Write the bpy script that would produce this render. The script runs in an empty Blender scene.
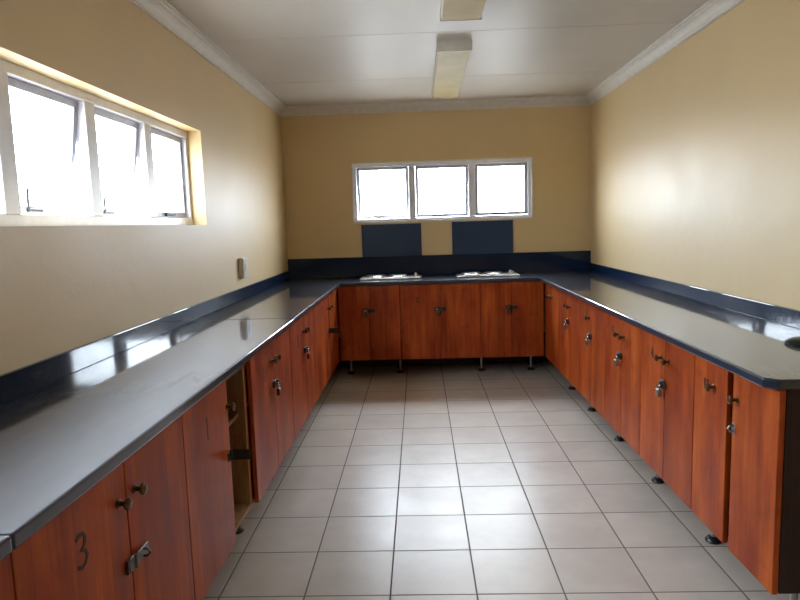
import bpy, bmesh, math, random
from mathutils import Vector, Matrix
random.seed(4)
sc = bpy.context.scene
COL = sc.collection

# ---------------------------------------------------------------- camera
cam = bpy.data.cameras.new('camera')
cam.sensor_width = 36.0
cam.lens = 633.25 / 800 * 36.0
cam.clip_start = 0.02
cam_o = bpy.data.objects.new('camera', cam)
COL.objects.link(cam_o)
F = Vector((-0.03278961, 0.9922876, -0.11954144))
R = Vector((0.99910644, 0.02935132, -0.03041085))
U = Vector((0.02666761, 0.12043178, 0.99236335))
m = Matrix(((R.x, U.x, -F.x, 1.3082), (R.y, U.y, -F.y, 0.0), (R.z, U.z, -F.z, 1.4105), (0, 0, 0, 1)))
cam_o.matrix_world = m
sc.camera = cam_o

# ---------------------------------------------------------------- world: bright overcast sky
SKY = 34.0
w = bpy.data.worlds.new('overcast_sky')
sc.world = w
w.use_nodes = True
wn = w.node_tree
wn.nodes.clear()
wo = wn.nodes.new('ShaderNodeOutputWorld')
wb = wn.nodes.new('ShaderNodeBackground')
wr = wn.nodes.new('ShaderNodeValToRGB')
wt = wn.nodes.new('ShaderNodeTexCoord')
ws = wn.nodes.new('ShaderNodeSeparateXYZ')
wn.links.new(wt.outputs['Generated'], ws.inputs[0])
def wmath(op, p, q=None, r=None):
    n = wn.nodes.new('ShaderNodeMath'); n.operation = op
    for i_, v_ in enumerate((p, q, r)):
        if v_ is None: continue
        if isinstance(v_, (int, float)): n.inputs[i_].default_value = v_
        else: wn.links.new(v_, n.inputs[i_])
    return n.outputs[0]
wn.links.new(wmath('MULTIPLY_ADD', ws.outputs['Z'], 0.5, 0.5), wr.inputs[0])
cr = wr.color_ramp
cr.elements[0].position = 0.0; cr.elements[0].color = (0.34, 0.33, 0.31, 1)
cr.elements[1].position = 1.0; cr.elements[1].color = (0.86, 0.92, 1.02, 1)
e = cr.elements.new(0.49); e.color = (0.36, 0.35, 0.33, 1)
e = cr.elements.new(0.51); e.color = (0.48, 0.53, 0.60, 1)
# brighter cloud towards the back of the room (+y), where the hidden sun stands
glow = wmath('MULTIPLY_ADD', wmath('MAXIMUM', ws.outputs['Y'], 0.0), SKY * 1.0, SKY)
wn.links.new(glow, wb.inputs[1])
wn.links.new(wr.outputs[0], wb.inputs[0])
wn.links.new(wb.outputs[0], wo.inputs[0])

def portal(name, loc, rot, sx, sy):
    l = bpy.data.lights.new(name, 'AREA'); l.shape = 'RECTANGLE'; l.size = sx; l.size_y = sy
    l.cycles.is_portal = True
    o = bpy.data.objects.new(name, l); o.location = loc; o.rotation_euler = rot; COL.objects.link(o)
portal('window_daylight', (-0.21, 2.4375, 1.7225), (0, -math.pi / 2, 0), 0.565, 2.925)
portal('window_daylight', (1.5435, 6.46, 1.7185), (-math.pi / 2, 0, 0), 1.742, 0.569)

sc.view_settings.view_transform = 'Standard'
sc.view_settings.look = 'None'
sc.view_settings.gamma = 1.0
sc.view_settings.use_curve_mapping = False
sc.view_settings.exposure = 0.0
try:
    sc.cycles.max_bounces = 14
    sc.cycles.diffuse_bounces = 8
    sc.cycles.glossy_bounces = 6
    sc.cycles.transparent_max_bounces = 12
    sc.cycles.use_denoising = True
except Exception:
    pass

# ---------------------------------------------------------------- materials
def new_mat(name):
    mt = bpy.data.materials.new(name); mt.use_nodes = True
    nt = mt.node_tree
    b = nt.nodes['Principled BSDF']
    return mt, nt, b

def N(nt, kind, **kw):
    n = nt.nodes.new(kind)
    for k, v in kw.items():
        setattr(n, k, v)
    return n

def mth(nt, op, a, b=None, c=None):
    n = N(nt, 'ShaderNodeMath', operation=op)
    for i, v in enumerate((a, b, c)):
        if v is None: continue
        if isinstance(v, (int, float)): n.inputs[i].default_value = v
        else: nt.links.new(v, n.inputs[i])
    return n.outputs[0]

def mixc(nt, fac, a, b, mode='MIX'):
    n = N(nt, 'ShaderNodeMix', data_type='RGBA', blend_type=mode)
    for i, v in ((0, fac), (6, a), (7, b)):
        if isinstance(v, (int, float)): n.inputs[i].default_value = v
        elif isinstance(v, tuple): n.inputs[i].default_value = v if len(v) == 4 else v + (1,)
        else: nt.links.new(v, n.inputs[i])
    return n.outputs[2]

def noise(nt, vec, scale, detail=3.0, rough=0.5):
    n = N(nt, 'ShaderNodeTexNoise')
    n.inputs['Scale'].default_value = scale; n.inputs['Detail'].default_value = detail
    n.inputs['Roughness'].default_value = rough
    if vec is not None: nt.links.new(vec, n.inputs['Vector'])
    return n.outputs['Fac']

def ramp(nt, fac, stops):
    n = N(nt, 'ShaderNodeValToRGB')
    els = n.color_ramp.elements
    while len(els) < len(stops): els.new(0.5)
    for e_, (p_, c_) in zip(els, stops):
        e_.position = p_; e_.color = c_ if len(c_) == 4 else c_ + (1,)
    nt.links.new(fac, n.inputs[0])
    return n.outputs[0]

def bump(nt, b, h, strength, dist=0.002):
    n = N(nt, 'ShaderNodeBump')
    n.inputs['Strength'].default_value = strength; n.inputs['Distance'].default_value = dist
    nt.links.new(h, n.inputs['Height']); nt.links.new(n.outputs[0], b.inputs['Normal'])

def plain(name, col, rough=0.5, metal=0.0, var=0.08, scale=18.0, spec=0.5):
    mt, nt, b = new_mat(name)
    tc = N(nt, 'ShaderNodeTexCoord')
    f = noise(nt, tc.outputs['Object'], scale)
    c2 = tuple(max(0, x * (1 - var * 2.5)) for x in col)
    c3 = tuple(min(1, x * (1 + var)) for x in col)
    nt.links.new(ramp(nt, f, [(0.3, c2), (0.7, c3)]), b.inputs['Base Color'])
    b.inputs['Roughness'].default_value = rough; b.inputs['Metallic'].default_value = metal
    b.inputs['Specular IOR Level'].default_value = spec
    return mt

def wall_mat():
    mt, nt, b = new_mat('cream_wall_paint')
    tc = N(nt, 'ShaderNodeTexCoord')
    f = noise(nt, tc.outputs['Object'], 1.3, 4)
    c = ramp(nt, f, [(0.3, (0.615, 0.455, 0.225)), (0.7, (0.655, 0.49, 0.25))])
    nt.links.new(c, b.inputs['Base Color'])
    r = ramp(nt, noise(nt, tc.outputs['Object'], 3.0, 4), [(0.3, (0.52,) * 3), (0.7, (0.60,) * 3)])
    nt.links.new(r, b.inputs['Roughness'])
    b.inputs['Specular IOR Level'].default_value = 0.5
    b.inputs['Coat Weight'].default_value = 0.55
    b.inputs['Coat Roughness'].default_value = 0.55
    b.inputs['Coat IOR'].default_value = 1.6
    bump(nt, b, mth(nt, 'ADD', noise(nt, tc.outputs['Object'], 60, 3), mth(nt, 'MULTIPLY', noise(nt, tc.outputs['Object'], 7, 4), 6.0)), 0.25, 0.002)
    return mt

def ceiling_mat():
    mt, nt, b = new_mat('white_ceiling_board')
    tc = N(nt, 'ShaderNodeTexCoord')
    f = noise(nt, tc.outputs['Object'], 1.5, 3)
    nt.links.new(ramp(nt, f, [(0.3, (0.54, 0.51, 0.47)), (0.7, (0.59, 0.56, 0.52))]), b.inputs['Base Color'])
    b.inputs['Roughness'].default_value = 0.45
    return mt

def tile_mat():
    mt, nt, b = new_mat('ceramic_floor_tiles')
    tc = N(nt, 'ShaderNodeTexCoord')
    sx = N(nt, 'ShaderNodeSeparateXYZ'); nt.links.new(tc.outputs['Object'], sx.inputs[0])
    S = 0.33079
    u = mth(nt, 'DIVIDE', mth(nt, 'SUBTRACT', sx.outputs[0], 0.5003), S)
    v = mth(nt, 'DIVIDE', mth(nt, 'SUBTRACT', sx.outputs[1], 2.2686), S)
    def edge(t):
        f = mth(nt, 'FRACT', mth(nt, 'ADD', t, 40.0))
        return mth(nt, 'SUBTRACT', 0.5, mth(nt, 'ABSOLUTE', mth(nt, 'SUBTRACT', f, 0.5)))
    d = mth(nt, 'MINIMUM', edge(u), edge(v))
    g = N(nt, 'ShaderNodeMapRange', interpolation_type='SMOOTHSTEP')
    g.inputs['From Min'].default_value = 0.0070; g.inputs['From Max'].default_value = 0.0120
    nt.links.new(d, g.inputs['Value'])
    cell = N(nt, 'ShaderNodeCombineXYZ')
    nt.links.new(mth(nt, 'FLOOR', u), cell.inputs[0]); nt.links.new(mth(nt, 'FLOOR', v), cell.inputs[1])
    wnz = N(nt, 'ShaderNodeTexWhiteNoise', noise_dimensions='3D'); nt.links.new(cell.outputs[0], wnz.inputs['Vector'])
    vadd = N(nt, 'ShaderNodeVectorMath', operation='ADD')
    nt.links.new(tc.outputs['Object'], vadd.inputs[0])
    vs = N(nt, 'ShaderNodeVectorMath', operation='SCALE'); vs.inputs['Scale'].default_value = 7.0
    nt.links.new(wnz.outputs['Color'], vs.inputs[0]); nt.links.new(vs.outputs[0], vadd.inputs[1])
    cloud = noise(nt, vadd.outputs[0], 5.0, 6, 0.6)
    base = ramp(nt, cloud, [(0.30, (0.52, 0.472, 0.42)), (0.72, (0.63, 0.578, 0.52))])
    tint = ramp(nt, wnz.outputs['Value'], [(0.0, (0.93, 0.92, 0.92)), (1.0, (1.0, 1.0, 1.0))])
    base = mixc(nt, 1.0, base, tint, 'MULTIPLY')
    col = mixc(nt, g.outputs[0], (0.14, 0.13, 0.12), base)
    nt.links.new(col, b.inputs['Base Color'])
    rr = ramp(nt, cloud, [(0.3, (0.30,) * 3), (0.7, (0.38,) * 3)])
    nt.links.new(mixc(nt, g.outputs[0], (0.8, 0.8, 0.8), rr), b.inputs['Roughness'])
    bump(nt, b, g.outputs[0], 0.5, 0.0015)
    return mt

def granite_mat(name, base, rough, ior, coat, coat_ior=1.5):
    mt, nt, b = new_mat(name)
    tc = N(nt, 'ShaderNodeTexCoord')
    sp = noise(nt, tc.outputs['Object'], 420, 2, 0.6)
    lo = tuple(x * 0.6 for x in base); hi = tuple(min(1, x * 2.2) for x in base)
    nt.links.new(ramp(nt, sp, [(0.35, lo), (0.62, base), (0.80, hi)]), b.inputs['Base Color'])
    mp = N(nt, 'ShaderNodeMapping'); mp.inputs['Scale'].default_value = (9, 1.6, 4)
    nt.links.new(tc.outputs['Object'], mp.inputs[0])
    s1 = noise(nt, mp.outputs[0], 2.0, 5, 0.65)
    nt.links.new(ramp(nt, s1, [(0.3, (rough * 0.95,) * 3), (0.75, (rough * 1.08,) * 3)]), b.inputs['Roughness'])
    if coat > 0:      # wipe marks and fine scratches in the polish
        mq = N(nt, 'ShaderNodeMapping'); mq.inputs['Scale'].default_value = (30, 5, 30); mq.inputs['Rotation'].default_value = (0, 0, 0.5)
        nt.links.new(tc.outputs['Object'], mq.inputs[0])
        nt.links.new(ramp(nt, noise(nt, mq.outputs[0], 1.5, 6, 0.7), [(0.35, (0.04,) * 3), (0.75, (0.12,) * 3)]), b.inputs['Coat Roughness'])
    b.inputs['IOR'].default_value = ior
    b.inputs['Coat Weight'].default_value = coat
    b.inputs['Coat Roughness'].default_value = 0.05
    b.inputs['Coat IOR'].default_value = coat_ior
    return mt

def wood_mat(name, dark, mid, light, rough=0.38, grime=0.6):
    mt, nt, b = new_mat(name)
    tc = N(nt, 'ShaderNodeTexCoord'); oi = N(nt, 'ShaderNodeObjectInfo')
    off = N(nt, 'ShaderNodeVectorMath', operation='SCALE'); off.inputs[0].default_value = (7.3, 3.1, 11.7)
    nt.links.new(oi.outputs['Random'], off.inputs['Scale'])
    va = N(nt, 'ShaderNodeVectorMath', operation='ADD')
    nt.links.new(tc.outputs['Object'], va.inputs[0]); nt.links.new(off.outputs[0], va.inputs[1])
    mp = N(nt, 'ShaderNodeMapping'); mp.inputs['Scale'].default_value = (22, 22, 1.1)
    nt.links.new(va.outputs[0], mp.inputs[0])
    f1 = noise(nt, mp.outputs[0], 1.6, 6, 0.62)
    mp2 = N(nt, 'ShaderNodeMapping'); mp2.inputs['Scale'].default_value = (120, 120, 3)
    nt.links.new(va.outputs[0], mp2.inputs[0])
    f2 = noise(nt, mp2.outputs[0], 1.0, 3, 0.5)
    f = mth(nt, 'ADD', mth(nt, 'MULTIPLY', f1, 0.75), mth(nt, 'MULTIPLY', f2, 0.25))
    col = ramp(nt, f, [(0.32, dark), (0.5, mid), (0.70, light)])
    # glued boards of slightly different tone
    sx = N(nt, 'ShaderNodeSeparateXYZ'); nt.links.new(va.outputs[0], sx.inputs[0])
    brd = mth(nt, 'FLOOR', mth(nt, 'MULTIPLY', sx.outputs[0], 10.5))
    wz = N(nt, 'ShaderNodeTexWhiteNoise', noise_dimensions='1D'); nt.links.new(brd, wz.inputs['W'])
    col = mixc(nt, 1.0, col, ramp(nt, wz.outputs['Value'], [(0.0, (0.80, 0.76, 0.74)), (1.0, (1.08, 1.1, 1.1))]), 'MULTIPLY')
    big = N(nt, 'ShaderNodeMapping'); big.inputs['Scale'].default_value = (6, 6, 2.2)
    nt.links.new(va.outputs[0], big.inputs[0])
    fb = noise(nt, big.outputs[0], 1.0, 5, 0.6)
    col = mixc(nt, ramp(nt, fb, [(0.35, (0, 0, 0)), (0.72, (1, 1, 1))]), mixc(nt, 1.0, col, (0.62, 0.50, 0.48), 'MULTIPLY'), mixc(nt, 1.0, col, (1.12, 1.45, 1.35), 'MULTIPLY'))
    # grime and scuffs
    gr = ramp(nt, noise(nt, va.outputs[0], 7.0, 6, 0.7), [(0.56, (0, 0, 0)), (0.76, (1, 1, 1))])
    col = mixc(nt, mth(nt, 'MULTIPLY', gr, grime), col, tuple(x * 0.35 for x in dark))
    nt.links.new(col, b.inputs['Base Color'])
    nt.links.new(ramp(nt, f1, [(0.3, (rough,) * 3), (0.7, (rough + 0.14,) * 3)]), b.inputs['Roughness'])
    b.inputs['Specular IOR Level'].default_value = 0.28
    bump(nt, b, f2, 0.06, 0.001)
    return mt

def glass_mat():
    mt, nt, b = new_mat('window_glass')
    nt.nodes.remove(b)
    out = nt.nodes['Material Output']
    tr = N(nt, 'ShaderNodeBsdfTransparent'); tr.inputs[0].default_value = (0.93, 0.95, 0.95, 1)
    gl = N(nt, 'ShaderNodeBsdfGlossy'); gl.inputs['Roughness'].default_value = 0.02
    lw = N(nt, 'ShaderNodeLayerWeight'); lw.inputs[0].default_value = 0.5
    fr = N(nt, 'ShaderNodeMath', operation='MULTIPLY_ADD'); fr.inputs[1].default_value = 0.5; fr.inputs[2].default_value = 0.03
    pw = N(nt, 'ShaderNodeMath', operation='POWER'); pw.inputs[1].default_value = 5.0
    nt.links.new(lw.outputs['Facing'], pw.inputs[0]); nt.links.new(pw.outputs[0], fr.inputs[0])
    mx = N(nt, 'ShaderNodeMixShader')
    nt.links.new(fr.outputs[0], mx.inputs[0]); nt.links.new(tr.outputs[0], mx.inputs[1]); nt.links.new(gl.outputs[0], mx.inputs[2])
    nt.links.new(mx.outputs[0], out.inputs[0])
    return mt

def diffuser_mat():
    mt, nt, b = new_mat('yellowed_diffuser')
    tc = N(nt, 'ShaderNodeTexCoord')
    f = noise(nt, tc.outputs['Object'], 4.0, 4, 0.6)
    nt.links.new(ramp(nt, f, [(0.3, (0.36, 0.27, 0.075)), (0.7, (0.47, 0.37, 0.12))]), b.inputs['Base Color'])
    b.inputs['Roughness'].default_value = 0.55
    return mt

M = dict(
    wall=wall_mat(), ceil=ceiling_mat(), tile=tile_mat(),
    cornice=plain('white_cornice', (0.66, 0.63, 0.58), 0.5, var=0.03),
    granite=granite_mat('black_granite_worktop', (0.016, 0.027, 0.056), 0.46, 1.36, 1.0, 1.52),
    splash=granite_mat('navy_black_granite', (0.008, 0.020, 0.055), 0.03, 1.36, 0.0),
    panel=granite_mat('slate_blue_panel', (0.020, 0.050, 0.115), 0.35, 1.45, 0.0),
    wood=wood_mat('red_brown_varnished_pine', (0.30, 0.036, 0.004), (0.44, 0.066, 0.007), (0.55, 0.110, 0.013)),
    wood2=wood_mat('dark_carcass_board', (0.10, 0.030, 0.014), (0.15, 0.046, 0.02), (0.20, 0.066, 0.03), 0.5),
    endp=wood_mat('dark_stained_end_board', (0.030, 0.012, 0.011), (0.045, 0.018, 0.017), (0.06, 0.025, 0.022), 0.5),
    pale=wood_mat('pale_inner_board', (0.30, 0.13, 0.05), (0.40, 0.20, 0.09), (0.50, 0.28, 0.13), 0.5),
    paint=plain('white_window_paint', (0.76, 0.78, 0.86), 0.4, var=0.03),
    sash=plain('grey_steel_sash', (0.40, 0.42, 0.50), 0.45, var=0.05),
    glass=glass_mat(), diffuser=diffuser_mat(),
    enamel=plain('white_enamel', (0.66, 0.63, 0.57), 0.4, var=0.03),
    steel=plain('worn_steel', (0.42, 0.41, 0.39), 0.34, 1.0),
    chrome=plain('brushed_steel', (0.66, 0.66, 0.66), 0.25, 1.0, 0.03),
    brass=plain('tarnished_brass', (0.16, 0.105, 0.05), 0.32, 0.85, 0.15, 60),
    iron=plain('dark_iron', (0.045, 0.045, 0.045), 0.42, 0.6),
    gun=plain('dull_dark_steel', (0.16, 0.15, 0.14), 0.4, 0.9),
    black=plain('black_plastic', (0.015, 0.015, 0.016), 0.35),
    green=plain('dark_green_enamel', (0.012, 0.022, 0.018), 0.2),
    ink=plain('dark_paint_mark', (0.045, 0.014, 0.007), 0.6),
    socket=plain('white_plastic', (0.70, 0.68, 0.62), 0.4, var=0.02),
    plate=plain('cast_hotplate', (0.40, 0.37, 0.34), 0.28, 0.9, 0.08, 40),
    ground=plain('concrete_yard', (0.45, 0.43, 0.40), 0.9, var=0.1, scale=2),
)

# ---------------------------------------------------------------- mesh helpers
class MB:
    def __init__(s): s.bm = bmesh.new()
    def box(s, x0, x1, y0, y1, z0, z1, bev=0.0, seg=2):
        t = bmesh.new()
        bmesh.ops.create_cube(t, size=1.0)
        for v in t.verts:
            v.co = Vector(((x0 + x1) / 2 + v.co.x * (x1 - x0), (y0 + y1) / 2 + v.co.y * (y1 - y0), (z0 + z1) / 2 + v.co.z * (z1 - z0)))
        if bev: bmesh.ops.bevel(t, geom=t.edges[:], offset=bev, segments=seg, affect='EDGES', profile=0.5)
        s._merge(t); return s
    def _merge(s, t, mat=None):
        me = bpy.data.meshes.new('tmp')
        if mat is not None: bmesh.ops.transform(t, matrix=mat, verts=t.verts[:])
        t.to_mesh(me); t.free(); s.bm.from_mesh(me); bpy.data.meshes.remove(me)
    def prism(s, pts, z0, z1, bev=0.0, seg=2):
        t = bmesh.new()
        vs = [t.verts.new((x, y, z0)) for x, y in pts]
        f = t.faces.new(vs)
        r = bmesh.ops.extrude_face_region(t, geom=[f])
        for v in [g for g in r['geom'] if isinstance(g, bmesh.types.BMVert)]: v.co.z = z1
        bmesh.ops.recalc_face_normals(t, faces=t.faces[:])
        if bev: bmesh.ops.bevel(t, geom=t.edges[:], offset=bev, segments=seg, affect='EDGES', profile=0.5)
        s._merge(t); return s
    def lathe(s, prof, mat=None, n=28):
        """prof: (radius, z) from bottom to top, revolved about local z"""
        t = bmesh.new(); rings = []
        for r, z in prof:
            if r <= 1e-6: rings.append([t.verts.new((0, 0, z))])
            else: rings.append([t.verts.new((r * math.cos(2 * math.pi * k / n), r * math.sin(2 * math.pi * k / n), z)) for k in range(n)])
        for a, b in zip(rings, rings[1:]):
            for k in range(n):
                q = (k + 1) % n
                if len(a) == 1 and len(b) > 1: t.faces.new((a[0], b[q], b[k]))
                elif len(b) == 1 and len(a) > 1: t.faces.new((a[k], a[q], b[0]))
                elif len(a) > 1: t.faces.new((a[k], a[q], b[q], b[k]))
        bmesh.ops.recalc_face_normals(t, faces=t.faces[:])
        for f in t.faces: f.smooth = True
        s._merge(t, mat); return s
    def tube(s, pts, r, n=10):
        t = bmesh.new(); pts = [Vector(p) for p in pts]; rings = []
        for i, p in enumerate(pts):
            d = (pts[min(i + 1, len(pts) - 1)] - pts[max(i - 1, 0)]).normalized()
            a = d.orthogonal().normalized()
            if rings:
                a = (pa - d * pa.dot(d)).normalized()
            pa = a; b = d.cross(a)
            rings.append([t.verts.new(p + r * (math.cos(2 * math.pi * k / n) * a + math.sin(2 * math.pi * k / n) * b)) for k in range(n)])
        for a, b in zip(rings, rings[1:]):
            for k in range(n): t.faces.new((a[k], a[(k + 1) % n], b[(k + 1) % n], b[k]))
        t.faces.new(rings[0][::-1]); t.faces.new(rings[-1])
        bmesh.ops.recalc_face_normals(t, faces=t.faces[:])
        for f in t.faces: f.smooth = True
        s._merge(t); return s
    def build(s, name, mat, parent=None, smooth=True, loc=None):
        me = bpy.data.meshes.new(name); s.bm.to_mesh(me); s.bm.free()
        me.materials.append(mat)
        if any(p.use_smooth for p in me.polygons):
            try: me.set_sharp_from_angle(angle=math.radians(40))
            except Exception: pass
        o = bpy.data.objects.new(name, me); COL.objects.link(o)
        if parent: o.parent = parent
        if loc: o.location = loc
        return o

def tag(o, label, cat, group=None):
    o['label'] = label; o['category'] = cat
    if group: o['group'] = group
    return o

def thing(name, label, cat, loc=(0, 0, 0), rz=0.0, group=None):
    o = bpy.data.objects.new(name, None); COL.objects.link(o)
    o.empty_display_size = 0.1
    o.location = loc; o.rotation_euler = (0, 0, rz)
    return tag(o, label, cat, group)

def struct(o): o['kind'] = 'structure'; return o

# ---------------------------------------------------------------- room shell
XR, YB, YF, ZC = 2.978, 6.256, -1.6, 2.555
T = 0.2
WL = (0.975, 3.90, 1.440, 2.005)          # left window opening: y0 y1 z0 z1
WB = (0.672, 2.415, 1.434, 2.003)         # back window opening: x0 x1 z0 z1
struct(MB().box(-T, XR + T, YF - T, YB + T, -0.12, 0).build('floor', M['tile'], smooth=False))
struct(MB().box(-T, XR + T, YF - T, YB + T, ZC, ZC + 0.1).build('ceiling', M['ceil'], smooth=False))
y0, y1, z0, z1 = WL
struct(MB().box(-T, 0, YF, y0, 0, ZC).box(-T, 0, y1, YB, 0, ZC).box(-T, 0, y0, y1, 0, z0).box(-T, 0, y0, y1, z1, ZC).build('wall_left', M['wall'], smooth=False))
x0, x1, z0, z1 = WB
struct(MB().box(-T, x0, YB, YB + T, 0, ZC).box(x1, XR + T, YB, YB + T, 0, ZC).box(x0, x1, YB, YB + T, 0, z0).box(x0, x1, YB, YB + T, z1, ZC).build('wall_back', M['wall'], smooth=False))
struct(MB().box(XR, XR + T, YF, YB, 0, ZC).build('wall_right', M['wall'], smooth=False))
struct(MB().box(-T, XR + T, YF - T, YF, 0, ZC).build('wall_front', M['wall'], smooth=False))
struct(MB().box(-25, 25, -20, 30, -0.4, -0.3).build('ground', M['ground'], smooth=False))

struct(MB().box(0.02, XR - 0.02, YB - 0.012, YB - 0.0005, 0, 0.30, 0.002).build('dark_strip_back', M['black']))  # plain black strip along the foot of the back wall behind the cabinets

# moulded cornice around the room
prof = [(0.0, -0.081), (0.008, -0.081), (0.010, -0.070), (0.014, -0.066), (0.020, -0.052), (0.030, -0.038), (0.044, -0.026),
        (0.058, -0.020), (0.062, -0.014), (0.072, -0.012), (0.075, 0.0), (0.0, 0.0)]
bm = bmesh.new(); loops = []
for cx, cy, sx_, sy_ in ((0, YF, 1, 1), (XR, YF, -1, 1), (XR, YB, -1, -1), (0, YB, 1, -1)):
    loops.append([bm.verts.new((cx + sx_ * d, cy + sy_ * d, ZC + h)) for d, h in prof])
for i in range(4):
    a, b = loops[i], loops[(i + 1) % 4]
    for k in range(len(prof)):
        q = (k + 1) % len(prof)
        bm.faces.new((a[k], b[k], b[q], a[q]))
bmesh.ops.recalc_face_normals(bm, faces=bm.faces[:])
mb = MB(); mb.bm.free(); mb.bm = bm
struct(mb.build('trim_1', M['cornice']))
for i, yj in enumerate((5.22, 4.02, 2.82, 1.62, 0.42)):
    struct(MB().box(0.07, XR - 0.07, yj - 0.016, yj + 0.016, ZC - 0.0015, ZC).build('trim_%d' % (i + 2), M['ceil']))

# ---------------------------------------------------------------- windows
def window(name, L, H, npane, opened, dims):
    """local frame: x along the wall (0..L), y outward from the room face of the frame, z up from the opening's bottom"""
    root = bpy.data.objects.new(name, None); COL.objects.link(root); struct(root)
    fr = MB(); D = 0.05; pitch = L / npane
    bb, bt, bs, mw, off = dims
    fr.box(0, L, 0, D, 0, bb, 0.003).box(0, L, 0, D, H - bt, H, 0.003)
    fr.box(0, bs, 0, D, bb, H - bt, 0.003).box(L - bs, L, 0, D, bb, H - bt, 0.003)
    for k in range(1, npane):
        fr.box(k * pitch + off - mw / 2, k * pitch + off + mw / 2, 0, D, bb, H - bt, 0.003)
    fr.build('frame', M['paint'], root)
    for k in range(npane):
        a = (bs if k == 0 else k * pitch + off + mw / 2) + 0.001
        b = (L - bs if k == npane - 1 else (k + 1) * pitch + off - mw / 2) - 0.001
        h = H - bb - bt - 0.003
        sw = 0.030
        s = MB().box(a, b, -0.012, 0.016, -h, -h + sw, 0.002).box(a, b, -0.012, 0.016, -sw, 0, 0.002)
        s.box(a, a + sw, -0.012, 0.016, -h + sw, -sw, 0.002).box(b - sw, b, -0.012, 0.016, -h + sw, -sw, 0.002)
        so = s.build('sash', M['sash'], root, loc=(0, D - 0.014, H - bt - 0.001))
        so.rotation_euler = (math.radians(opened[k]), 0, 0)
        MB().box(a + sw - 0.004, b - sw + 0.004, 0.0, 0.004, -h + sw - 0.004, -sw + 0.004).build('pane', M['glass'], so, smooth=False)
        c = (a + b) / 2 - 0.03
        st = MB()
        if opened[k] > 3:
            st.tube([(c - 0.05, -0.018, -h + 0.016), (c + 0.035, -0.02, -h + 0.016)], 0.007).tube([(c - 0.045, -0.02, -h + 0.016), (c - 0.075, -0.03, -h + 0.06), (c - 0.085, -0.035, -h + 0.10)], 0.0055)
        else:
            st.tube([(c - 0.06, -0.018, -h + 0.018), (c, -0.03, -h + 0.014), (c + 0.07, -0.02, -h + 0.018)], 0.006).box(c - 0.06, c - 0.03, -0.026, -0.012, -h + 0.006, -h + 0.03, 0.002)
        st.build('stay', M['iron'], so)
    return root
wl = window('window_1', WL[1] - WL[0], WL[3] - WL[2], 5, [0, 5, 8, 8, 0], (0.044, 0.040, 0.030, 0.085, 0.020))
wl.location = (-0.085, WL[0], WL[2]); wl.rotation_euler = (0, 0, math.pi / 2)
wb_ = window('window_2', WB[1] - WB[0], WB[3] - WB[2], 3, [5, 3, 0], (0.030, 0.036, 0.038, 0.064, 0.0))
wb_.location = (WB[0], YB + 0.012, WB[2])
a = MB()
x0, x1, z0, z1 = WB
a.box(x0 - 0.004, x1 + 0.004, YB - 0.006, YB, z0 - 0.012, z0 + 0.006, 0.002).box(x0 - 0.004, x1 + 0.004, YB - 0.006, YB, z1 - 0.006, z1 + 0.008, 0.002)
a.box(x0 - 0.008, x0 + 0.006, YB - 0.006, YB, z0, z1, 0.002).box(x1 - 0.006, x1 + 0.008, YB - 0.006, YB, z0, z1, 0.002)
struct(a.build('trim_7', M['cornice']))

# ---------------------------------------------------------------- cabinets
XDL, XDR, YDB = 0.556, 2.415, 5.661       # door faces of the left, right and back runs
ZB, ZT = 0.187, 0.866
KL, KR = 1.0245, 1.0175                     # depth along each run follows its door plane
def zk(z, k): return 1.4105 - (1.4105 - z) * k
DT = 0.020

def knob_mb():
    rot = Matrix.Rotation(math.pi / 2, 4, 'X') @ Matrix.Scale(0.88, 4)       # local z -> -y (out of the door)
    return MB().lathe([(0.0, -0.002), (0.013, -0.002), (0.0135, 0.003), (0.008, 0.006), (0.0065, 0.014), (0.009, 0.019), (0.0165, 0.023),
                       (0.0185, 0.028), (0.0165, 0.033), (0.009, 0.036), (0.0, 0.037)], rot, 20)

GLYPH = {
    '3': [[(0, .9), (.25, 1), (.55, .97), (.7, .8), (.6, .6), (.3, .52), (.62, .44), (.75, .25), (.6, .06), (.3, 0), (0, .1)]],
    '1': [[(.2, .8), (.4, 1), (.4, 0)]],
    '5': [[(.7, 1), (.1, 1), (.05, .55), (.4, .6), (.68, .45), (.7, .2), (.45, 0), (.05, .08)]],
    '4': [[(.5, 0), (.5, 1), (0, .35), (.75, .35)]],
    '2': [[(0, .8), (.2, 1), (.55, .98), (.65, .75), (.4, .4), (0, 0), (.7, 0)]],
    'C': [[(.75, .95), (.1, .9), (.08, .1), (.75, .12)]],
}
def painted(parent, txt, x, z, h, wd=0.006):
    """hand painted strokes on a door face, x z relative to the door's origin"""
    mbq = MB(); t = bmesh.new(); cx = x
    for ch in txt:
        for line in GLYPH[ch]:
            P_ = [Vector((cx + px * h * 0.7, z + pz * h)) for px, pz in line]
            nL = []
            for i, p in enumerate(P_):
                d = (P_[min(i + 1, len(P_) - 1)] - P_[max(i - 1, 0)]).normalized()
                n_ = Vector((-d.y, d.x)) * wd * (0.8 + 0.25 * math.sin(3.1 * i + cx * 50))
                nL.append((p + n_, p - n_))
            rows = []
            for a_, b_ in nL:
                rows.append([t.verts.new((a_.x, -0.0012, a_.y)), t.verts.new((b_.x, -0.0012, b_.y)), t.verts.new((b_.x, 0.0, b_.y)), t.verts.new((a_.x, 0.0, a_.y))])
            for r0, r1 in zip(rows, rows[1:]):
                for k in range(4): t.faces.new((r0[k], r0[(k + 1) % 4], r1[(k + 1) % 4], r1[k]))
            t.faces.new(rows[0]); t.faces.new(rows[-1][::-1])
        cx += h * 0.62
    bmesh.ops.recalc_face_normals(t, faces=t.faces[:])
    mbq._merge(t)
    return mbq.build('painted_number', M['ink'], parent, smooth=False)

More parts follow.
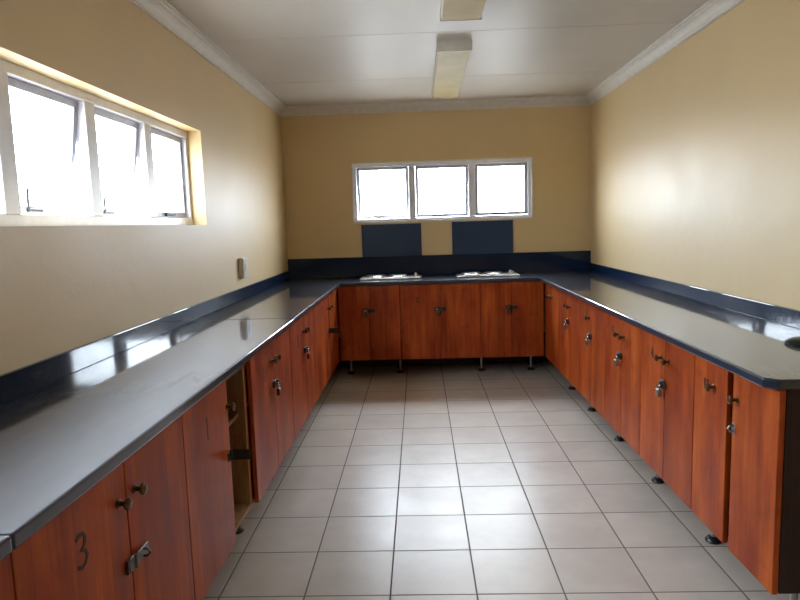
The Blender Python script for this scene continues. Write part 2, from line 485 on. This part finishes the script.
def hasp_out(parent, x, z, mat, ln=0.078, zw=0.042):
    """strap swung open, sticking straight out of the door's free edge"""
    s = MB().box(x - 0.004, x, -ln, -0.006, z - zw / 2, z + zw / 2, 0.0015, 1)
    s.tube([(x - 0.003, -0.004, z - zw / 2), (x - 0.003, -0.004, z + zw / 2)], 0.006)
    s.box(x - 0.04, x - 0.005, -0.003, 0.0, z - zw / 2 + 0.004, z + zw / 2 - 0.004, 0.001, 1)
    return s.build('hasp', mat, parent)

def staple(parent, x, z, mat):
    s = MB().box(x - 0.012, x + 0.012, -0.002, 0.0, z - 0.02, z + 0.02, 0.0008, 1)
    s.tube([(x, 0.0, z - 0.010), (x, -0.014, z - 0.010), (x, -0.022, z), (x, -0.014, z + 0.010), (x, 0.0, z + 0.010)], 0.0036, 8)
    return s.build('staple', mat, parent)

def hasp_strap(parent, x0, x1, z, mat, zw=0.030):
    s = MB().box(x0, x1, -0.012, -0.008, z - zw / 2, z + zw / 2, 0.0015, 1)
    s.box(x0 - 0.004, x0 + 0.03, -0.010, 0.0, z - zw / 2 - 0.003, z + zw / 2 + 0.003, 0.0015, 1)
    s.tube([(x0 + 0.034, -0.011, z - zw / 2 - 0.002), (x0 + 0.034, -0.011, z + zw / 2 + 0.002)], 0.006)
    sl = (x1 - 0.03)
    s.tube([(sl, -0.002, z - 0.010), (sl, -0.022, z - 0.010), (sl, -0.030, z), (sl, -0.022, z + 0.010), (sl, -0.002, z + 0.010)], 0.0032, 8)
    return s.build('hasp', mat, parent)

def cabinet(label, loc, rz, width, depth, doors, legs, side='wood2', shelf=0.60, legdepth=0.15, leglen=None):
    """doors: list of dicts x0 x1 hinge ('L'/'R') and extras; local x along the front, y into the cabinet"""
    c = thing('base_cabinet', label, 'cabinet', loc, rz, 'wooden base cabinets')
    y0 = DT + 0.002; g = 0.001
    MB().box(g, 0.018, y0, depth, ZB, ZT, 0.001, 1).build('side_panel', M[side], c)
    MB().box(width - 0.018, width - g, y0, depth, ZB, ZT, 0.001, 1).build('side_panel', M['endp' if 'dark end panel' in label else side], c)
    MB().box(0.018, width - 0.018, y0, depth, ZB, ZB + 0.018, 0.001, 1).build('bottom_panel', M['pale'], c)
    MB().box(0.018, width - 0.018, depth - 0.012, depth, ZB + 0.018, ZT).build('back_panel', M['pale'], c)
    MB().box(0.018, width - 0.018, y0 + 0.03, depth - 0.012, shelf, shelf + 0.018, 0.001, 1).build('shelf', M['pale'], c)
    MB().box(0.018, width - 0.018, y0, y0 + 0.018, ZT - 0.05, ZT, 0.001, 1).build('front_rail', M['wood2'], c)
    for d in doors:
        a, b = d['x0'] + 0.0022, d['x1'] - 0.0022
        hx = a if d['hinge'] == 'L' else b
        zb = ZB - 0.004 + d.get('dz', 0)
        do = MB().box(a - hx, b - hx, 0, DT, 0, ZT - 0.002 - zb, 0.0025, 2).build('door', M['wood'], c, loc=(hx, 0, zb))
        do.rotation_euler = (0, math.radians(d.get('tilt', 0)), math.radians(d.get('ajar', 0)))
        fx = (b if d['hinge'] == 'L' else a) - hx           # free edge
        sg = -1 if d['hinge'] == 'L' else 1
        if d.get('knob', True):
            ko = knob_mb().build('knob', M['brass'], do, loc=(fx + sg * d.get('kin', 0.042), 0, d.get('kz', 0.768) - zb))
        if 'hasp' in d:
            h0, h1, hz, hm = d['hasp']
            if h1 is None: hasp_out(do, h0 - hx, hz - zb, M[hm])
            elif h1 == 'staple': staple(do, h0 - hx, hz - zb, M[hm])
            else: hasp_strap(do, min(h0, h1) - hx, max(h0, h1) - hx, hz - zb, M[hm])
        if 'num' in d:
            tx, nx, nz, nh = d['num']
            painted(do, tx, nx - hx, nz - zb, nh)
    for lx, ly in legs:
        lo = MB().lathe([(0.0, 0.012), (0.0135, 0.012), (0.0135, ZB + 0.001), (0.0, ZB + 0.001)], None, 16).lathe([(0.0, ZB - 0.006), (0.028, ZB - 0.006), (0.028, ZB - 0.001), (0, ZB - 0.001)], None, 16).build('leg', M['steel'], c, loc=(lx, ly, 0))
        MB().lathe([(0.0, 0.0), (0.032, 0.0), (0.034, 0.006), (0.030, 0.014), (0.017, 0.024), (0.0, 0.024)], None, 20).build('foot', M['black'], lo)
    return c

HP = math.pi / 2
LD = 0.545
def scaled(d, k):
    d = dict(d)
    for key in ('x0', 'x1'): d[key] = min(d[key] * k, 5.632)
    d['kz'] = zk(d.get('kz', 0.768), k)
    if 'hasp' in d:
        a_, b_, z_, m_ = d['hasp']; d['hasp'] = (a_ * k, b_ * k if isinstance(b_, float) else b_, zk(z_, k), m_)
    if 'num' in d:
        t_, p_, z_, h_ = d['num']; d['num'] = (t_, p_ * k, zk(z_, k), h_)
    return d
# left run: local x = world y - start
def left(label, ya, yb, doors, fl, side='wood'):
    ya *= KL; yb = min(yb * KL, 5.635); fl = [f * KL for f in fl]
    dd = []
    for d in doors:
        d = scaled(d, KL); d['x0'] -= ya; d['x1'] -= ya
        if 'hasp' in d: d['hasp'] = (d['hasp'][0] - ya, d['hasp'][1] - ya if isinstance(d['hasp'][1], float) else d['hasp'][1]) + d['hasp'][2:]
        if 'num' in d: d['num'] = (d['num'][0], d['num'][1] - ya) + d['num'][2:]
        dd.append(d)
    w_ = yb - ya
    return cabinet(label, (XDL, ya, 0), HP, w_, LD, dd, [(f - ya, 0.14) for f in fl] + [(0.06, LD - 0.07), (w_ - 0.06, LD - 0.07)], side=side)
left('red-brown wooden base cabinet at the near end of left run, mostly outside the frame', 0.20, 1.035,
     [dict(x0=0.20, x1=0.617, hinge='L'), dict(x0=0.617, x1=1.035, hinge='R')], [0.32, 0.92])
left('red-brown wooden base cabinet nearest on the left with number 3 painted on its door', 1.035, 1.845,
     [dict(x0=1.035, x1=1.463, hinge='L', num=('3', 1.232, 0.705, 0.075)), dict(x0=1.463, x1=1.845, hinge='R', hasp=(1.535, 1.430, 0.60, 'gun'))], [1.16, 1.72])
left('red-brown wooden base cabinet with one door missing and its shelf showing', 1.845, 2.600,
     [dict(x0=1.845, x1=2.292, hinge='L', hasp=(2.290, None, 0.563, 'iron'), num=('1', 2.035, 0.70, 0.085), kin=0.012, kz=0.752)], [2.52], side='pale')
left('red-brown wooden base cabinet right after the open cabinet on the left run', 2.600, 3.450,
     [dict(x0=2.632, x1=3.038, hinge='L', tilt=0, num=('1', 2.83, 0.70, 0.075)), dict(x0=3.038, x1=3.450, hinge='R', hasp=(3.07, 3.005, 0.648, 'iron'))], [2.73, 3.33])
left('red-brown wooden base cabinet in the middle of left run, second beyond the open one', 3.450, 4.287,
     [dict(x0=3.450, x1=3.885, hinge='L', num=('1', 3.66, 0.695, 0.08)), dict(x0=3.885, x1=4.287, hinge='R', hasp=(3.915, 3.85, 0.648, 'iron'))], [3.57, 4.17])
left('red-brown wooden base cabinet in the far left corner with a dark bar hasp', 4.287, 5.640,
     [dict(x0=4.287, x1=4.945, hinge='L', hasp=(4.943, None, 0.585, 'iron'), num=('1', 4.61, 0.74, 0.085)), dict(x0=4.985, x1=5.630, hinge='R')], [4.41, 5.45])

# right run: local x = end - world y
def right(label, ya, yb, doors, fl):
    ya *= KR; yb = min(yb * KR, 5.635)
    dd = []
    for d in doors:
        d = scaled(d, KR); q = dict(d); q['x0'] = yb - d['x1']; q['x1'] = yb - d['x0']
        if 'hasp' in d: q['hasp'] = (yb - d['hasp'][0], yb - d['hasp'][1] if isinstance(d['hasp'][1], float) else d['hasp'][1]) + d['hasp'][2:]
        if 'num' in d: q['num'] = (d['num'][0], yb - d['num'][1]) + d['num'][2:]
        dd.append(q)
    w_ = yb - ya
    return cabinet(label, (XDR, yb, 0), -HP, w_, XR - XDR - 0.02, dd, [(yb - f, 0.136) for f in fl] + [(0.06, 0.49), (w_ - 0.06, 0.49)], side='wood')
RB = [1.915, 2.518, 3.130, 3.745, 4.355, 4.970]
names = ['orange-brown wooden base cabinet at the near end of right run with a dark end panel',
         'orange-brown wooden base cabinet second from the near end of right run',
         'orange-brown wooden base cabinet third from the near end of right run, numbered 5',
         'orange-brown wooden base cabinet fourth from the near end of right run',
         'orange-brown wooden base cabinet fifth from the near end of right run',
         'orange-brown wooden base cabinet in the far right corner']
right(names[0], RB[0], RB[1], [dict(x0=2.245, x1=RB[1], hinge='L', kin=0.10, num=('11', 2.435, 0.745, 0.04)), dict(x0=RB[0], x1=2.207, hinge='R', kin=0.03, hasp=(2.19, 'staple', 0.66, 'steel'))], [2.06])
right(names[1], RB[1], RB[2], [dict(x0=2.823, x1=RB[2], hinge='L', num=('4', 2.99, 0.745, 0.05)), dict(x0=RB[1], x1=2.823, hinge='R', hasp=(2.793, 2.85, 0.655, 'iron'))], [2.646])
right(names[2], RB[2], RB[3], [dict(x0=3.436, x1=RB[3], hinge='L', num=('5', 3.60, 0.745, 0.05)), dict(x0=RB[2], x1=3.436, hinge='R', hasp=(3.41, 3.466, 0.655, 'iron'))], [3.285])
right(names[3], RB[3], RB[4], [dict(x0=4.048, x1=RB[4], hinge='L', num=('2', 4.18, 0.76, 0.045)), dict(x0=RB[3], x1=4.048, hinge='R', hasp=(4.02, 4.076, 0.655, 'iron'), knob=False)], [3.939])
right(names[4], RB[4], RB[5], [dict(x0=4.665, x1=RB[5], hinge='L', num=('1', 4.79, 0.755, 0.045)), dict(x0=RB[4], x1=4.665, hinge='R', hasp=(4.64, 4.695, 0.655, 'iron'))], [4.582])
right(names[5], RB[5], 5.640, [dict(x0=5.292, x1=5.632, hinge='L', ajar=0), dict(x0=RB[5], x1=5.285, hinge='R')], [5.190])

# back run
def back(label, xa, xb, mid, fl, num=None):
    d0 = dict(x0=0, x1=mid - xa, hinge='L', knob=False)
    d1 = dict(x0=mid - xa, x1=xb - xa, hinge='R', knob=False, hasp=(mid - xa + 0.05, mid - xa - 0.05, 0.637, 'iron'))
    if num: d0['num'] = num
    return cabinet(label, (xa, YDB, 0), 0, xb - xa, 0.56, [d0, d1], [(f - xa, 0.26) for f in fl] + [(1.308 + (f - 1.308) * 1.037 - xa, 0.48) for f in fl], side='wood')
back('dark red-brown wooden base cabinet under the left hob on the back run', 0.562, 1.120, 0.842, [0.625, 1.095])
back('dark red-brown wooden base cabinet in the middle of the back run between the hobs', 1.120, 1.842, 1.485, [], num=('C', 0.15, 0.70, 0.05))
back('dark red-brown wooden base cabinet under the right hob on the back run', 1.842, 2.410, 2.121, [1.867, 2.335])

# ---------------------------------------------------------------- padlocks on the hasps
def padlock(label, loc, rz):
    p = thing('padlock', label, 'padlock', loc, rz, 'padlocks on the cabinet doors')
    MB().box(-0.017, 0.017, -0.009, 0.009, -0.056, -0.020, 0.004, 3).build('body', M['steel'] if 'steel' in label else M['brass'], p)
    pts = [(-0.011, 0, -0.026), (-0.011, 0, -0.006)] + [(0.011 * math.cos(t_), 0, -0.006 + 0.011 * math.sin(t_)) for t_ in [math.pi * (1 - k / 8) for k in range(1, 8)]] + [(0.011, 0, -0.006), (0.011, 0, -0.026)]
    MB().tube(pts, 0.0032, 8).build('shackle', M['chrome'], p)
    return p
for lab, y, z in (('worn steel padlock on the second cabinet from the near end of right run', 2.825, 0.655),
                  ('shiny steel padlock on the third cabinet from the near end of right run', 3.440, 0.655),
                  ('shiny steel padlock on the fourth cabinet from the near end of right run', 4.050, 0.655),
                  ('small steel padlock on the fifth cabinet from the near end of right run', 4.670, 0.655)):
    padlock(lab, (XDR - 0.026, y * KR, zk(z, KR)), -HP)
for lab, y, z in (('small brass padlock on the left run cabinet right after the open one', 3.015, 0.648),
                  ('small brass padlock on the left run cabinet second beyond the open one', 3.860, 0.648)):
    padlock(lab, (XDL + 0.026, y * KL, zk(z, KL)), HP)
for lab, x in (('dark brass padlock on the back cabinet under the left hob', 0.812), ('dark brass padlock on the middle cabinet of the back run', 1.455), ('dark brass padlock on the back cabinet under the right hob', 2.091)):
    padlock(lab, (x, YDB - 0.026, 0.637), 0)

# ---------------------------------------------------------------- worktops and splashbacks
XA, XB_, YFR = 0.594, 2.366, 5.640
H0, H1 = 0.867, 0.900
BV = 0.006
def slab(pts, label): return tag(MB().prism(pts, H0, H1, BV, 3).build('worktop', M['granite']), label, 'worktop', 'black granite worktops')
YS = YB - 0.001
slab([(0.001, 0.2), (XA, 0.2), (XA, 1.0145), (0.001, 1.0145)], 'black granite worktop slab at the near end of left run')
slab([(0.001, 1.0155), (XA, 1.0155), (XA, 3.5195), (0.001, 3.5195)], 'long black granite worktop slab under the left window')
slab([(0.001, 3.5205), (XA - 0.004, 3.5205), (XA - 0.004, 5.30), (XA - 0.004, YS), (0.001, YS)], 'black granite worktop slab running into the far left corner')
slab([(XA - 0.0035, YFR), (XB_ - 0.0005, YFR), (XB_ - 0.0005, YS), (XA - 0.0035, YS)], 'black granite worktop slab along the back wall with both hobs on it')
slab([(XB_, 1.962), (XB_ + 0.034, 1.930), (XR - 0.001, 1.930), (XR - 0.001, YS), (XB_, YS)], 'long black granite worktop slab along the right wall with a clipped corner')

def strip(name, x0, x1, y0, y1, z0, z1, label, cat):
    return tag(MB().box(x0, x1, y0, y1, z0, z1, 0.0025, 2).build(name, M['panel' if 'panel' in name else 'splash']), label, cat, 'black granite splashbacks')
ST = 0.02
strip('splashback', 0.0015, ST, 0.2, YB - ST - 0.0005, H1, 0.984, 'low black granite splashback along the left wall', 'splashback')
strip('splashback', XR - ST, XR - 0.0015, 1.93, YB - ST - 0.0005, H1, 0.978, 'low black granite splashback along the right wall', 'splashback')
strip('splashback', 0.0015, XR - 0.0015, YB - ST, YB - 0.0015, H1, 1.095, 'black granite splashback strip along the back wall', 'splashback')
strip('splash_panel', 0.745, 1.331, YB - ST, YB, 1.0955, 1.410, 'dark upright panel behind the left hob below the back window', 'splash panel')
strip('splash_panel', 1.631, 2.224, YB - ST, YB, 1.0955, 1.414, 'dark upright panel behind the right hob below the back window', 'splash panel')

# ---------------------------------------------------------------- hobs
def hob(label, x0, x1, yc):
    h = thing('hob', label, 'hob', (x0, yc, H1), 0, 'two-plate electric hobs')
    W_ = x1 - x0; D_ = 0.145
    MB().prism([(0, -D_), (W_, -D_), (W_, D_), (0, D_)], 0.0, 0.012, 0.004, 2).box(0.012, W_ - 0.012, -D_ + 0.012, D_ - 0.012, 0.012, 0.017, 0.002).build('base_plate', M['steel'], h)
    for px, r in ((0.142, 0.093), (0.352, 0.085)):
        hp = MB().lathe([(0.0, 0.0), (r, 0.0), (r, 0.012), (r - 0.004, 0.015), (r * 0.35, 0.015), (r * 0.33, 0.012), (0.0, 0.012)], None, 40).build('hot_plate', M['plate'], h, loc=(px, 0.01, 0.017))
        MB().lathe([(r, 0.0), (r + 0.008, 0.0), (r + 0.008, 0.004), (r + 0.002, 0.008), (r, 0.008)], None, 40).build('rim', M['chrome'], hp)
    for dy in (-0.06, 0.06):
        MB().lathe([(0.0, 0.0), (0.022, 0.0), (0.020, 0.006), (0.016, 0.022), (0.014, 0.024), (0.0, 0.024)], None, 24).box(-0.004, 0.004, -0.016, 0.016, 0.02, 0.030, 0.001).build('control_knob', M['chrome'], h, loc=(W_ - 0.06, dy, 0.017))
    return h
hob('steel two-plate electric hob on the back worktop, the left of the two', 0.745, 1.325, 5.995)
hob('steel two-plate electric hob on the back worktop, the right of the two', 1.648, 2.228, 5.995)

# ---------------------------------------------------------------- ceiling lights
def ceiling_light(label, xc, ya, yb):
    l = thing('ceiling_light', label, 'ceiling light', (xc, ya, ZC), 0, 'box ceiling lights')
    L_ = yb - ya; hw = 0.109; z0 = -0.062
    MB().box(-hw, hw, 0.012, L_ - 0.012, z0 + 0.01, 0.0, 0.003).build('housing', M['enamel'], l)
    for y_ in (0.0, L_ - 0.012):
        MB().box(-hw - 0.003, hw + 0.003, y_, y_ + 0.012, z0 - 0.003, 0.0, 0.002).build('end_cap', M['enamel'], l)
    MB().box(-hw + 0.004, hw - 0.004, 0.013, L_ - 0.013, z0, z0 + 0.012, 0.003).build('diffuser', M['diffuser'], l)
ceiling_light('unlit box ceiling light with yellowed diffuser, cut by the top of the photo', 1.566, 2.05, 3.60)
ceiling_light('unlit box ceiling light with yellowed diffuser, nearer the back wall', 1.566, 4.20, 5.74)

# ---------------------------------------------------------------- small things
s = thing('wall_socket', 'white surface-mounted wall socket on the left wall above the splashback', 'socket', (0.0, 4.595, 1.127))
MB().box(0.0, 0.032, -0.065, 0.065, -0.072, 0.072, 0.004, 2).build('back_box', M['socket'], s)
MB().box(0.032, 0.037, -0.062, 0.062, -0.069, 0.069, 0.002, 2).build('cover', M['socket'], s)
MB().box(0.037, 0.042, -0.018, 0.018, -0.028, 0.028, 0.002, 2).build('switch', M['socket'], s)
t = thing('pot_lid', 'small dark round lid with a steel knob on the right worktop at the photo edge', 'lid', (2.785, 2.46, H1))
MB().lathe([(0.0, 0.0), (0.062, 0.0), (0.064, 0.006), (0.058, 0.014), (0.035, 0.024), (0.0, 0.028)], None, 32).build('dish', M['green'], t)
MB().lathe([(0.0, 0.0), (0.005, 0.0), (0.004, 0.006), (0.010, 0.010), (0.008, 0.016), (0.0, 0.018)], None, 20).build('knob', M['chrome'], t, loc=(0, 0, 0.027))
